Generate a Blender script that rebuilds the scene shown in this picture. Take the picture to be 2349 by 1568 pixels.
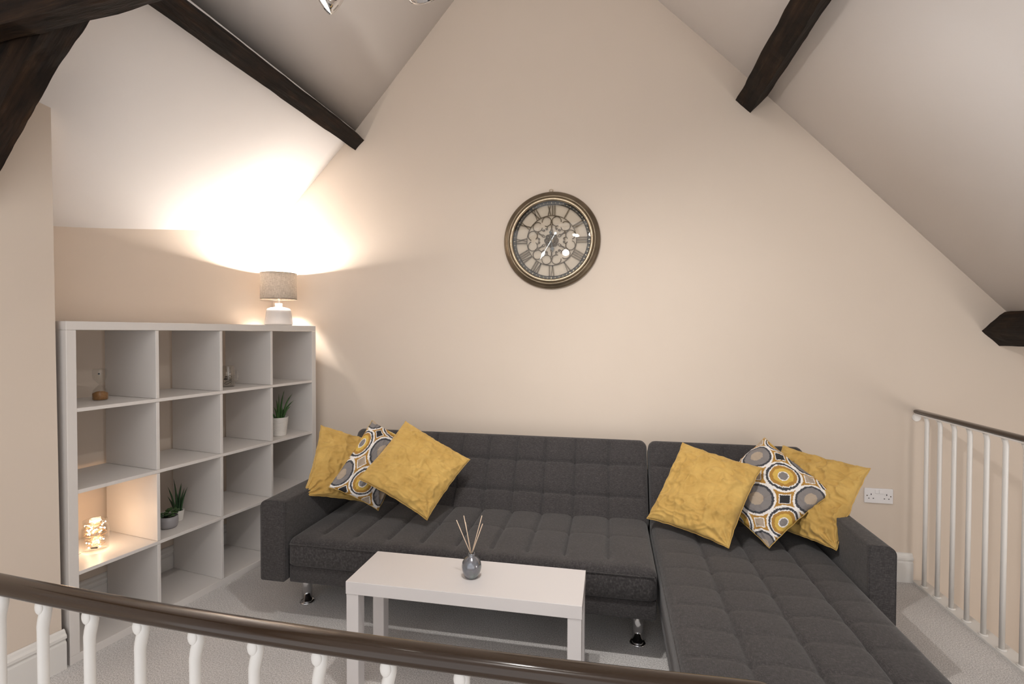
import bpy, bmesh, math, random
from mathutils import Vector, Matrix, noise
random.seed(7)
for _o in list(bpy.data.objects): bpy.data.objects.remove(_o)
S = bpy.context.scene
COL = S.collection
PI = math.pi

# ------------------------------------------------------------------ camera
CAM = Vector((2.39472767, -3.25343534, 1.41966746))
yaw, pitch, roll = 0.1920337, -0.0185289, 0.00333607
fwd = Vector((-math.sin(yaw)*math.cos(pitch), math.cos(yaw)*math.cos(pitch), math.sin(pitch)))
rgt = Vector((math.cos(yaw), math.sin(yaw), 0)); up = rgt.cross(fwd)
r2 = math.cos(roll)*rgt + math.sin(roll)*up
u2 = -math.sin(roll)*rgt + math.cos(roll)*up
cd = bpy.data.cameras.new('camera'); cam = bpy.data.objects.new('camera', cd); COL.objects.link(cam)
cd.sensor_fit = 'HORIZONTAL'; cd.sensor_width = 36.0; cd.lens = 1156.92/2349*36.0
cd.clip_start = 0.02; cd.clip_end = 60
M = Matrix((r2, u2, -fwd)).transposed().to_4x4(); M.translation = CAM
cam.matrix_world = M
S.camera = cam

# ------------------------------------------------------------------ world, exposure
S.view_settings.view_transform = 'Standard'
S.view_settings.look = 'None'
S.view_settings.gamma = 1.0
S.view_settings.use_curve_mapping = False
S.view_settings.exposure = 0.0
W = bpy.data.worlds.new('world'); S.world = W; W.use_nodes = True
W.node_tree.nodes['Background'].inputs[0].default_value = (1.0, 0.985, 0.985, 1)
W.node_tree.nodes['Background'].inputs[1].default_value = 1.5

def point_light(name, loc, power, color, radius, parent=None):
    l = bpy.data.lights.new(name, 'POINT'); l.energy = power; l.color = color; l.shadow_soft_size = radius
    o = bpy.data.objects.new(name, l); o.location = loc; COL.objects.link(o)
    if parent: o.parent = parent
    return o
def spot_light(name, loc, d, power, color, radius, size, blend):
    l = bpy.data.lights.new(name, 'SPOT'); l.energy = power; l.color = color; l.shadow_soft_size = radius
    l.spot_size = math.radians(size); l.spot_blend = blend
    o = bpy.data.objects.new(name, l); o.location = loc
    o.rotation_euler = Vector(d).to_track_quat('-Z', 'Y').to_euler(); COL.objects.link(o)
    return o
def area_light(name, loc, d, power, color, sx, sy):
    l = bpy.data.lights.new(name, 'AREA'); l.energy = power; l.color = color; l.shape = 'RECTANGLE'; l.size = sx; l.size_y = sy
    o = bpy.data.objects.new(name, l); o.location = loc
    o.rotation_euler = Vector(d).to_track_quat('-Z', 'Y').to_euler(); COL.objects.link(o)
    return o
WARM = (1.0, 0.965, 0.93)
WARM2 = (1.0, 0.91, 0.82)
SPOT1 = (Vector((1.585, -1.94, 2.362)), Vector((-.75, -.30, -.59)).normalized())
SPOT2 = (Vector((1.950, -2.080, 2.238)), (Vector((2.00, 0, 1.12)) - Vector((1.950, -2.08, 2.238))).normalized())
SPOT_FILL = (Vector((2.070, -1.94, 2.400)), (Vector((1.55, -1.10, 0.0)) - Vector((2.07, -1.94, 2.40))).normalized())  # extra downward spot, added to brighten the carpet
SPOT3 = (Vector((2.250, -1.94, 2.420)), (Vector((3.70, -0.5, 0.5)) - Vector((2.25, -1.94, 2.42))).normalized())
for nm, (lc, dr), pw, sz in (('spot_lamp_a', SPOT1, 6, 120), ('spot_lamp_b', SPOT2, 46, 85), ('spot_lamp_c', SPOT3, 66, 120), ('spot_fill_d', SPOT_FILL, 50, 115)):
    spot_light(nm, lc + dr*0.02, dr, pw, WARM, 0.02, sz, 1.0)
# soft unseen fill added under the ridge to lift the ceilings; lamp low in the stairwell
point_light('ridge_fill', (1.95, -2.25, 3.60), 15, WARM, 0.22)
point_light('stairwell_lamp', (5.0, -2.2, 0.48), 26, WARM, 0.25)

# ------------------------------------------------------------------ materials
MATS = {}
def newmat(name):
    m = bpy.data.materials.new(name); m.use_nodes = True
    nt = m.node_tree; b = nt.nodes['Principled BSDF']
    MATS[name] = m
    return m, nt, b
def N(nt, t, **kw):
    n = nt.nodes.new(t)
    for k, v in kw.items(): setattr(n, k, v)
    return n
def coords(nt, scale=(1, 1, 1), which='Object'):
    tc = N(nt, 'ShaderNodeTexCoord'); mp = N(nt, 'ShaderNodeMapping'); mp.inputs['Scale'].default_value = scale
    nt.links.new(tc.outputs[which], mp.inputs['Vector']); return mp.outputs[0]
def noise_tex(nt, vec, scale, detail=3, rough=0.5):
    n = N(nt, 'ShaderNodeTexNoise'); n.inputs['Scale'].default_value = scale; n.inputs['Detail'].default_value = detail
    n.inputs['Roughness'].default_value = rough; nt.links.new(vec, n.inputs['Vector']); return n.outputs['Fac']
def ramp(nt, fac, stops):
    r = N(nt, 'ShaderNodeValToRGB'); e = r.color_ramp.elements
    while len(e) < len(stops): e.new(0.5)
    for i, (p, c) in enumerate(stops): e[i].position = p; e[i].color = (*c, 1)
    nt.links.new(fac, r.inputs[0]); return r.outputs[0]
def bump(nt, b, h, strength, dist=0.002):
    n = N(nt, 'ShaderNodeBump'); n.inputs['Strength'].default_value = strength; n.inputs['Distance'].default_value = dist
    nt.links.new(h, n.inputs['Height']); nt.links.new(n.outputs[0], b.inputs['Normal']); return n
def simple(name, col, rough=0.5, metal=0.0, **kw):
    m, nt, b = newmat(name)
    b.inputs['Base Color'].default_value = (*col, 1); b.inputs['Roughness'].default_value = rough; b.inputs['Metallic'].default_value = metal
    for k, v in kw.items(): b.inputs[k].default_value = v
    return m
def varied(name, c1, c2, scale=3, rough=0.8, bs=80, bstr=0.1, bd=0.001, vs=(1, 1, 1), stops=(0.35, 0.65)):
    m, nt, b = newmat(name); v = coords(nt, vs)
    nt.links.new(ramp(nt, noise_tex(nt, v, scale, 4), [(stops[0], c1), (stops[1], c2)]), b.inputs['Base Color'])
    b.inputs['Roughness'].default_value = rough
    bump(nt, b, noise_tex(nt, v, bs, 3), bstr, bd); return m

varied('cream_wall', (0.665, 0.570, 0.480), (0.677, 0.582, 0.492), 1.5, 0.85, 60, 0.08, 0.0015)
varied('white_ceiling', (0.81, 0.78, 0.765), (0.83, 0.80, 0.785), 1.5, 0.9, 14, 0.25, 0.004)
varied('white_gloss', (0.72, 0.70, 0.67), (0.74, 0.72, 0.69), 2, 0.30, 30, 0.05, 0.001)
varied('white_laminate', (0.685, 0.65, 0.62), (0.70, 0.665, 0.635), 3, 0.38, 90, 0.02, 0.0005, (1, 1, .15))
varied('white_table', (0.64, 0.61, 0.60), (0.65, 0.62, 0.61), 3, 0.32, 60, 0.02, 0.0005)
varied('handrail_brown', (0.034, 0.020, 0.012), (0.040, 0.024, 0.014), 6, 0.15, 20, 0.05, 0.001)
simple('chrome', (0.75, 0.75, 0.76), 0.09, 1.0)
simple('black_rubber', (0.012, 0.012, 0.012), 0.4)
varied('ceramic_white', (0.50, 0.48, 0.475), (0.53, 0.51, 0.50), 4, 0.22, 20, 0.02, 0.001)
varied('pot_white', (0.72, 0.69, 0.65), (0.75, 0.72, 0.68), 4, 0.45, 20, 0.02, 0.001)
varied('pot_grey', (0.29, 0.28, 0.29), (0.33, 0.32, 0.33), 4, 0.40, 20, 0.02, 0.001)
simple('socket_plastic', (0.78, 0.76, 0.76), 0.3)
simple('socket_hole', (0.02, 0.02, 0.02), 0.6)
varied('clock_bronze', (0.14, 0.108, 0.072), (0.21, 0.165, 0.112), 9, 0.38, 60, 0.1, 0.001)
MATS['clock_bronze'].node_tree.nodes['Principled BSDF'].inputs['Metallic'].default_value = 0.75
varied('clock_gold', (0.42, 0.34, 0.24), (0.50, 0.41, 0.29), 9, 0.34, 60, 0.1, 0.001)
MATS['clock_gold'].node_tree.nodes['Principled BSDF'].inputs['Metallic'].default_value = 0.8
varied('clock_iron', (0.10, 0.075, 0.052), (0.15, 0.115, 0.080), 30, 0.5, 80, 0.1, 0.001)
MATS['clock_iron'].node_tree.nodes['Principled BSDF'].inputs['Metallic'].default_value = 0.5
varied('clock_ring_dark', (0.035, 0.030, 0.028), (0.10, 0.09, 0.08), 60, 0.5, 80, 0.2, 0.001)
simple('hand_black', (0.012, 0.016, 0.018), 0.35)
simple('hand_steel', (0.50, 0.53, 0.56), 0.35, 0.7)
simple('soil', (0.03, 0.02, 0.014), 0.95)
varied('sand', (0.26, 0.125, 0.04), (0.33, 0.165, 0.06), 200, 0.9, 400, 0.3, 0.001)
varied('reed', (0.62, 0.47, 0.34), (0.72, 0.57, 0.43), 40, 0.7, 60, 0.1, 0.0005, (1, 1, .2))
varied('aloe_green', (0.022, 0.075, 0.018), (0.06, 0.13, 0.035), 25, 0.45, 60, 0.1, 0.001)
varied('succulent_dark', (0.016, 0.045, 0.016), (0.03, 0.075, 0.025), 40, 0.45, 60, 0.1, 0.001)
varied('succulent_leaf', (0.030, 0.070, 0.022), (0.065, 0.115, 0.04), 40, 0.5, 60, 0.1, 0.001)
simple('copper_wire', (0.55, 0.32, 0.14), 0.3, 0.9)
simple('dark_wire', (0.10, 0.085, 0.06), 0.5, 0.3)

# pearl vase
m, nt, b = newmat('pearl_glaze'); v = coords(nt)
nt.links.new(ramp(nt, noise_tex(nt, v, 22, 2), [(0.3, (0.16, 0.18, 0.21)), (0.5, (0.22, 0.22, 0.24)), (0.7, (0.19, 0.23, 0.22))]), b.inputs['Base Color'])
b.inputs['Roughness'].default_value = 0.12; b.inputs['Metallic'].default_value = 0.55; b.inputs['Coat Weight'].default_value = 0.6; b.inputs['Coat Roughness'].default_value = 0.05

# carpet
m, nt, b = newmat('carpet'); v = coords(nt)
f1 = noise_tex(nt, v, 190, 3, 0.75); f2 = noise_tex(nt, v, 2.2, 3)
c1 = ramp(nt, f1, [(0.34, (0.36, 0.34, 0.325)), (0.66, (0.88, 0.85, 0.83))])
c2 = ramp(nt, f2, [(0.35, (0.88, 0.88, 0.88)), (0.62, (1, 1, 1))])
mx = N(nt, 'ShaderNodeMix', data_type='RGBA', blend_type='MULTIPLY'); mx.inputs[0].default_value = 1
nt.links.new(c1, mx.inputs[6]); nt.links.new(c2, mx.inputs[7]); nt.links.new(mx.outputs[2], b.inputs['Base Color'])
b.inputs['Roughness'].default_value = 0.97; b.inputs['Sheen Weight'].default_value = 0.15
bump(nt, b, f1, 0.7, 0.004)

# charcoal weave
def weave(name, vs, vb):
    m, nt, b = newmat(name); v = coords(nt, vs); w = coords(nt, vb)
    fa = noise_tex(nt, v, 1, 3, 0.7); fb = noise_tex(nt, w, 1, 2, 0.6)
    ad = N(nt, 'ShaderNodeMath', operation='ADD'); nt.links.new(fa, ad.inputs[0]); nt.links.new(fb, ad.inputs[1])
    ha = N(nt, 'ShaderNodeMath', operation='MULTIPLY'); nt.links.new(ad.outputs[0], ha.inputs[0]); ha.inputs[1].default_value = 0.5
    nt.links.new(ramp(nt, ha.outputs[0], [(0.36, (0.011, 0.0095, 0.0095)), (0.5, (0.028, 0.0245, 0.0245)), (0.66, (0.074, 0.065, 0.065))]), b.inputs['Base Color'])
    b.inputs['Roughness'].default_value = 0.93; b.inputs['Sheen Weight'].default_value = 0.12; b.inputs['Sheen Roughness'].default_value = 0.6
    bump(nt, b, ha.outputs[0], 0.35, 0.0015)
weave('charcoal_upright', (520, 520, 60), (90, 90, 600))
weave('charcoal_flat', (520, 70, 70), (90, 600, 90))

# dark old timber, grain along object X
m, nt, b = newmat('old_timber'); v = coords(nt, (3, 34, 34)); v2 = coords(nt, (1, 2.2, 2.2))
g = noise_tex(nt, v, 1, 6, 0.65); q = noise_tex(nt, v2, 3.5, 4, 0.6)
c1 = ramp(nt, g, [(0.3, (0.004, 0.0026, 0.002)), (0.55, (0.012, 0.0072, 0.0045)), (0.75, (0.030, 0.019, 0.011))])
c2 = ramp(nt, q, [(0.45, (0.75, 0.75, 0.75)), (0.66, (2.1, 1.75, 1.35))])
mx = N(nt, 'ShaderNodeMix', data_type='RGBA', blend_type='MULTIPLY'); mx.inputs[0].default_value = 1
nt.links.new(c1, mx.inputs[6]); nt.links.new(c2, mx.inputs[7]); nt.links.new(mx.outputs[2], b.inputs['Base Color'])
b.inputs['Roughness'].default_value = 0.7; b.inputs['Specular IOR Level'].default_value = 0.22; bump(nt, b, g, 0.6, 0.006)

# yellow velvet
m, nt, b = newmat('mustard_velvet'); v = coords(nt)
nt.links.new(ramp(nt, noise_tex(nt, v, 9, 4, 0.6), [(0.3, (0.42, 0.255, 0.062)), (0.7, (0.56, 0.365, 0.105))]), b.inputs['Base Color'])
b.inputs['Roughness'].default_value = 0.85; b.inputs['Sheen Weight'].default_value = 0.45; b.inputs['Sheen Roughness'].default_value = 0.4
b.inputs['Sheen Tint'].default_value = (1.0, 0.85, 0.5, 1)
bump(nt, b, noise_tex(nt, v, 20, 4, 0.55), 0.32, 0.010)

# linen shade
m, nt, b = newmat('linen_shade'); va = coords(nt, (60, 60, 900)); vb = coords(nt, (500, 500, 40))
fa = noise_tex(nt, va, 1, 2); fb = noise_tex(nt, vb, 1, 2)
ad = N(nt, 'ShaderNodeMath', operation='ADD'); nt.links.new(fa, ad.inputs[0]); nt.links.new(fb, ad.inputs[1])
ha = N(nt, 'ShaderNodeMath', operation='MULTIPLY'); nt.links.new(ad.outputs[0], ha.inputs[0]); ha.inputs[1].default_value = 0.5
lc = ramp(nt, ha.outputs[0], [(0.35, (0.40, 0.34, 0.28)), (0.65, (0.72, 0.65, 0.57))])
nt.links.new(lc, b.inputs['Base Color']); b.inputs['Roughness'].default_value = 0.9
tr = N(nt, 'ShaderNodeBsdfTranslucent'); nt.links.new(lc, tr.inputs[0])
ms = N(nt, 'ShaderNodeMixShader'); ms.inputs[0].default_value = 0.13
nt.links.new(b.outputs[0], ms.inputs[1]); nt.links.new(tr.outputs[0], ms.inputs[2]); nt.links.new(ms.outputs[0], nt.nodes['Material Output'].inputs[0])

# thin clear glass: tinted transparency and a fresnel gloss
def thin_glass(name, tint=(0.97, 0.97, 0.96), gl=1.0, rough=0.02, ior=1.45):
    m, nt, b = newmat(name); nt.nodes.remove(b)
    t = N(nt, 'ShaderNodeBsdfTransparent'); t.inputs[0].default_value = (*tint, 1)
    g = N(nt, 'ShaderNodeBsdfGlossy'); g.inputs['Roughness'].default_value = rough; g.inputs[0].default_value = (gl, gl, gl, 1)
    lw = N(nt, 'ShaderNodeLayerWeight'); lw.inputs[0].default_value = 0.5
    f0 = ((ior-1)/(ior+1))**2
    pw = N(nt, 'ShaderNodeMath', operation='POWER'); nt.links.new(lw.outputs['Facing'], pw.inputs[0]); pw.inputs[1].default_value = 4.0
    ma = N(nt, 'ShaderNodeMath', operation='MULTIPLY_ADD'); nt.links.new(pw.outputs[0], ma.inputs[0]); ma.inputs[1].default_value = 1-f0; ma.inputs[2].default_value = f0
    ms = N(nt, 'ShaderNodeMixShader'); nt.links.new(ma.outputs[0], ms.inputs[0]); nt.links.new(t.outputs[0], ms.inputs[1]); nt.links.new(g.outputs[0], ms.inputs[2])
    nt.links.new(ms.outputs[0], nt.nodes['Material Output'].inputs[0]); return m
thin_glass('clear_glass', (0.93, 0.93, 0.92))
thin_glass('clock_glass', (0.93, 0.93, 0.90), 1.0, 0.012, 1.5)
thin_glass('jar_glass', (0.93, 0.92, 0.90), 1.0, 0.05, 1.7)
def emit(name, col, st):
    m, nt, b = newmat(name); b.inputs['Base Color'].default_value = (*col, 1)
    b.inputs['Emission Color'].default_value = (*col, 1); b.inputs['Emission Strength'].default_value = st
emit('lit_spot', (1.0, 0.93, 0.84), 30)
emit('lit_bulb', (1.0, 0.85, 0.65), 20)
emit('fairy_bead', (1.0, 0.78, 0.56), 60)

# printed cushion: rings and squares from the cushion's own UVs
m, nt, b = newmat('retro_print')
def mth(op, a, c=None, d=None):
    n = N(nt, 'ShaderNodeMath', operation=op)
    for i, x in enumerate((a, c, d)):
        if x is None: continue
        if isinstance(x, (int, float)): n.inputs[i].default_value = x
        else: nt.links.new(x, n.inputs[i])
    return n.outputs[0]
uvn = N(nt, 'ShaderNodeTexCoord'); nz = N(nt, 'ShaderNodeTexNoise'); nz.inputs['Scale'].default_value = 26; nz.inputs['Detail'].default_value = 2
nt.links.new(uvn.outputs['UV'], nz.inputs['Vector'])
sp = N(nt, 'ShaderNodeSeparateXYZ'); nt.links.new(uvn.outputs['UV'], sp.inputs[0])
U = sp.outputs[0]; Vv = sp.outputs[1]
ri = mth('ROUND', U); rj = mth('ROUND', Vv)
du = mth('SUBTRACT', U, ri); dv = mth('SUBTRACT', Vv, rj)
wob = mth('MULTIPLY', mth('SUBTRACT', nz.outputs['Fac'], 0.5), 0.07)
d = mth('ADD', mth('SQRT', mth('ADD', mth('MULTIPLY', du, du), mth('MULTIPLY', dv, dv))), wob)
par = mth('GREATER_THAN', mth('PINGPONG', mth('ADD', ri, rj), 1.0), 0.5)
cu = mth('ADD', mth('FLOOR', U), 0.5); cv = mth('ADD', mth('FLOOR', Vv), 0.5)
e = mth('ADD', mth('ADD', mth('ABSOLUTE', mth('SUBTRACT', U, cu)), mth('ABSOLUTE', mth('SUBTRACT', Vv, cv))), wob)
par2 = mth('GREATER_THAN', mth('PINGPONG', mth('SUBTRACT', mth('FLOOR', U), mth('FLOOR', Vv)), 1.0), 0.5)
WH = (0.72, 0.69, 0.66); CH = (0.040, 0.042, 0.050); YE = (0.56, 0.37, 0.075); OC = (0.36, 0.19, 0.035); GR = (0.19, 0.175, 0.17); TA = (0.36, 0.29, 0.22); BK = (0.02, 0.02, 0.022)
def crgb(x):
    n = N(nt, 'ShaderNodeRGB'); n.outputs[0].default_value = (*x, 1); return n.outputs[0]
def mixc(f, a, c):
    n = N(nt, 'ShaderNodeMix', data_type='RGBA'); nt.links.new(f, n.inputs[0]); nt.links.new(a, n.inputs[6]); nt.links.new(c, n.inputs[7]); return n.outputs[2]
def bands(x, lst, last):       # lst: (limit, colour) inside out
    out = crgb(last)
    for lim, c in reversed(lst): out = mixc(mth('LESS_THAN', x, lim), out, crgb(c))
    return out
ya = bands(d, [(0.125, GR), (0.155, WH), (0.265, YE), (0.355, OC), (0.385, WH), (0.445, CH)], WH)
ga = bands(d, [(0.19, TA), (0.385, GR), (0.448, CH)], WH)
circ = mixc(par, ya, ga)
sa = bands(e, [(0.18, BK), (0.215, WH)], OC); sb = bands(e, [(0.18, TA), (0.215, WH)], OC)
sq = mixc(par2, sb, sa)
insq = mth('MULTIPLY', mth('GREATER_THAN', d, 0.505), mth('LESS_THAN', e, 0.40))
nt.links.new(mixc(insq, circ, sq), b.inputs['Base Color']); b.inputs['Roughness'].default_value = 0.85
bump(nt, b, noise_tex(nt, coords(nt), 500, 2), 0.15, 0.001)

# ------------------------------------------------------------------ mesh helpers
def obj(name, bm, mat, parent=None, smooth=False, label=None):
    me = bpy.data.meshes.new(name); bmesh.ops.recalc_face_normals(bm, faces=bm.faces[:]); bm.to_mesh(me); bm.free()
    if smooth:
        for p in me.polygons: p.use_smooth = True
    ms = mat if isinstance(mat, (list, tuple)) else [mat]
    for x in ms: me.materials.append(MATS[x])
    o = bpy.data.objects.new(name, me); COL.objects.link(o)
    if parent: o.parent = parent
    if label: o['label'] = label
    return o
def tag(o, label, cat, group=None, kind=None):
    o['label'] = label; o['category'] = cat
    if group: o['group'] = group
    if kind: o['kind'] = kind
    return o
def thing(name, label, cat, loc=(0, 0, 0), rz=0, group=None):
    o = bpy.data.objects.new(name, None); COL.objects.link(o); o.location = loc; o.rotation_euler = (0, 0, rz)
    o.empty_display_size = 0.05
    return tag(o, label, cat, group)
def struct(o, label=None):
    o['kind'] = 'structure'
    if label: o['label'] = label
    return o
def box(bm, x0, x1, y0, y1, z0, z1, bev=0.0, seg=2):
    vs = [bm.verts.new((x, y, z)) for x in (x0, x1) for y in (y0, y1) for z in (z0, z1)]
    fs = [bm.faces.new([vs[i] for i in f]) for f in ((0, 1, 3, 2), (4, 6, 7, 5), (0, 4, 5, 1), (2, 3, 7, 6), (0, 2, 6, 4), (1, 5, 7, 3))]
    if bev > 0:
        es = list({e for f in fs for e in f.edges})
        bmesh.ops.bevel(bm, geom=es, offset=bev, segments=seg, profile=0.5, affect='EDGES')
    return bm
def boxo(name, dims, mat, parent=None, bev=0.002, seg=2, smooth=False, label=None):
    bm = bmesh.new(); box(bm, *dims, bev, seg); return obj(name, bm, mat, parent, smooth, label)
def lathe(bm, prof, n=40, c=(0, 0, 0), axis='z', cap=True):
    rings = []
    for r, z in prof:
        ring = []
        for i in range(n):
            a = 2*PI*i/n
            x, y = r*math.cos(a), r*math.sin(a)
            p = (c[0]+x, c[1]+y, c[2]+z) if axis == 'z' else (c[0]+x, c[1]+z, c[2]+y)
            ring.append(bm.verts.new(p))
        rings.append(ring)
    for a, b_ in zip(rings[:-1], rings[1:]):
        for i in range(n): bm.faces.new((a[i], a[(i+1) % n], b_[(i+1) % n], b_[i]))
    if prof[0][0] > 1e-6: 
        if cap and prof[0] != prof[-1]: bm.faces.new(rings[0][::-1])
    if prof[-1][0] > 1e-6:
        if cap and prof[0] != prof[-1]: bm.faces.new(rings[-1])
    bmesh.ops.remove_doubles(bm, verts=bm.verts[:], dist=1e-6)
    return bm
def tube(bm, pts, r, n=10, cap=True, sx=1.0):
    pts = [Vector(p) for p in pts]; rs = r if isinstance(r, (list, tuple)) else [r]*len(pts)
    rings = []; prev = None
    for i, p in enumerate(pts):
        t = (pts[min(i+1, len(pts)-1)] - pts[max(i-1, 0)]).normalized()
        if prev is None:
            a = Vector((0, 0, 1)) if abs(t.z) < 0.9 else Vector((1, 0, 0)); u = t.cross(a).normalized()
        else: u = (prev - t*prev.dot(t)).normalized()
        w = t.cross(u); prev = u
        rings.append([bm.verts.new(p + (u*math.cos(2*PI*k/n)*sx + w*math.sin(2*PI*k/n))*rs[i]) for k in range(n)])
    for a, b_ in zip(rings[:-1], rings[1:]):
        for k in range(n): bm.faces.new((a[k], a[(k+1) % n], b_[(k+1) % n], b_[k]))
    if cap: bm.faces.new(rings[0][::-1]); bm.faces.new(rings[-1])
    return bm

# ------------------------------------------------------------------ room frame
TH = math.radians(9.5913506870); CT, ST = math.cos(TH), math.sin(TH)
def sh(x, y):                                  # shelf-wall frame -> room frame
    dx, dy = x + .41, y - 1.488
    return (CT*dx + ST*dy, -ST*dx + CT*dy)
def zleft(x, y=0):
    z = 2.142 + 1.037*x if x < .649 else 2.815 + 1.133*(x - .649)
    dx, dy = x - .05, y + 1.75
    return z + 0.13*math.exp(-(dx*dx + dy*dy)/(0.30**2))
RR = [(1.92, 4.22), (2.666, 3.468), (3.054, 3.084), (3.464, 2.662), (4.542, 1.543), (5.3, 0.756)]
def zright(x):
    for (a, za), (b_, zb) in zip(RR[:-1], RR[1:]):
        if x <= b_: return za + (zb - za)*(x - a)/(b_ - a)
    return RR[-1][1]
YB = -4.6

# floor (ends at the stair opening)
bm = bmesh.new(); box(bm, -0.75, 4.10, YB, 0.0, -0.16, 0.0); struct(obj('floor', bm, 'carpet'), 'light grey beige carpet')
bm = bmesh.new(); box(bm, 4.10, 4.175, YB, 0.0, -0.22, 0.012, 0.003); struct(obj('trim_1', bm, 'white_gloss'), 'white painted nosing board along the stair opening')
# lower flight floor far below
bm = bmesh.new(); box(bm, 4.0, 5.4, YB, 0.0, -2.75, -2.6); struct(obj('floor', bm, 'carpet'), 'carpet at the foot of the stairwell')
# stairwell side under the floor edge
bm = bmesh.new(); box(bm, 4.0, 4.14, YB, 0.0, -2.6, -0.16); struct(obj('wall_stairwell', bm, 'cream_wall'))
# back wall (gable): polygon with thickness
def prism_y(bm, pts, y0, y1):
    a = [bm.verts.new((x, y0, z)) for x, z in pts]; b_ = [bm.verts.new((x, y1, z)) for x, z in pts]
    bm.faces.new(a); bm.faces.new(b_[::-1]); n = len(pts)
    for i in range(n): bm.faces.new((a[i], b_[i], b_[(i+1) % n], a[(i+1) % n]))
gable = [(-0.3, -2.6), (5.3, -2.6)] + [(x, z) for x, z in reversed(RR)] + [(1.364, zleft(1.364, 9)), (.649, 2.815), (-0.3, zleft(-0.3, 9))]
bm = bmesh.new(); prism_y(bm, gable, 0.0, 0.15); struct(obj('wall_back', bm, 'cream_wall'), 'cream painted gable wall')
# left wall behind the shelving, its return, and the nearer left wall
def wall_line(name, a, b_, n=14, thick=0.12, lean=None, ztop=None):
    bm = bmesh.new(); dx, dy = b_[0]-a[0], b_[1]-a[1]; L = math.hypot(dx, dy); nx, ny = -dy/L*thick, dx/L*thick
    fr, bk = [], []
    for i in range(n+1):
        t = i/n; x, y = a[0]+dx*t, a[1]+dy*t; z = zleft(x, y) + 0.003
        lx = lean or 0
        fr.append((bm.verts.new((x, y, 0)), bm.verts.new((x - lx, y, z))))
        bk.append((bm.verts.new((x+nx, y+ny, 0)), bm.verts.new((x+nx-lx, y+ny, zleft(x+nx, y+ny) if abs(ny) < .5 else z))))
    for i in range(n):
        bm.faces.new((fr[i][0], fr[i+1][0], fr[i+1][1], fr[i][1])); bm.faces.new((bk[i+1][0], bk[i][0], bk[i][1], bk[i+1][1]))
        bm.faces.new((fr[i][1], fr[i+1][1], bk[i+1][1], bk[i][1])); bm.faces.new((fr[i+1][0], fr[i][0], bk[i][0], bk[i+1][0]))
    bm.faces.new((fr[0][0], fr[0][1], bk[0][1], bk[0][0])); bm.faces.new((fr[n][1], fr[n][0], bk[n][0], bk[n][1]))
    return obj(name, bm, 'cream_wall')
NWX = -0.015                                    # face of the nearer left wall in the shelf frame
struct(wall_line('wall_left', sh(-.41, -.14), sh(-.41, 1.488)), 'cream wall behind the white shelving')
struct(wall_line('wall_left_return', sh(-.50, -.02-.12), sh(NWX-.13, -.02-.12)), 'short return of the nearer wall')
struct(wall_line('wall_left_near', sh(NWX, -3.2), sh(NWX, -.02), 20, 0.14, 0.022), 'cream wall standing forward at the left')
struct(boxo('wall_right', (5.3, 5.42, YB, 0.15, -2.6, 0.80), 'cream_wall', None, 0))
# ceilings as gridded slopes with thickness
def ceiling(name, xs, ys, zf, lab):
    bm = bmesh.new(); lo = [[bm.verts.new((x, y, zf(x, y))) for x in xs] for y in ys]; hi = [[bm.verts.new((x, y, zf(x, y)+.08)) for x in xs] for y in ys]
    for j in range(len(ys)-1):
        for i in range(len(xs)-1):
            bm.faces.new((lo[j][i], lo[j][i+1], lo[j+1][i+1], lo[j+1][i])); bm.faces.new((hi[j][i], hi[j+1][i], hi[j+1][i+1], hi[j][i+1]))
    for j in range(len(ys)-1):
        for i in (0, len(xs)-1): bm.faces.new((lo[j][i], lo[j+1][i], hi[j+1][i], hi[j][i]))
    for i in range(len(xs)-1):
        for j in (0, len(ys)-1): bm.faces.new((lo[j][i+1], lo[j][i], hi[j][i], hi[j][i+1]))
    o = obj(name, bm, 'white_ceiling', None, True)
    for p_ in o.data.polygons:
        if abs(p_.normal.z) < .45: p_.use_smooth = False
    return struct(o, lab)
def lin(a, b_, n): return [a + (b_-a)*i/n for i in range(n+1)]
ysl = lin(0.0, YB, 60)
ceiling('ceiling', lin(-.75, .649, 24), ysl, zleft, 'white sloping ceiling below the left purlin')
ceiling('ceiling', lin(.649, 1.92, 6), lin(0, YB, 4), lambda x, y: min(zleft(x, 9), 4.25), 'white sloping ceiling above the left purlin')
ceiling('ceiling', [p[0] for p in RR], lin(0, YB, 4), lambda x, y: zright(x), 'white sloping ceiling on the right')

# baseboards, moulded profile
PROF = [(0, 0), (.020, 0), (.020, .112), (.013, .118), (.013, .124), (.022, .130), (.022, .142), (.014, .150), (.010, .160), (.004, .165), (0, .165)]
def skirting(name, a, b_, side=1):
    bm = bmesh.new(); dx, dy = b_[0]-a[0], b_[1]-a[1]; L = math.hypot(dx, dy); nx, ny = dy/L*side, -dx/L*side
    A = [bm.verts.new((a[0]+nx*d_, a[1]+ny*d_, z)) for d_, z in PROF]; B = [bm.verts.new((b_[0]+nx*d_, b_[1]+ny*d_, z)) for d_, z in PROF]
    n = len(PROF)
    for i in range(n): bm.faces.new((A[i], B[i], B[(i+1) % n], A[(i+1) % n]))
    bm.faces.new(A[::-1]); bm.faces.new(B)
    return struct(obj(name, bm, 'white_gloss'), 'white moulded skirting board')
skirting('baseboard_back', (0.42, 0), (4.10, 0))
skirting('baseboard_left', sh(-.41, -.02), sh(-.41, 1.46))
skirting('baseboard_left_near', sh(NWX, -3.2), sh(NWX, -.014))

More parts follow.
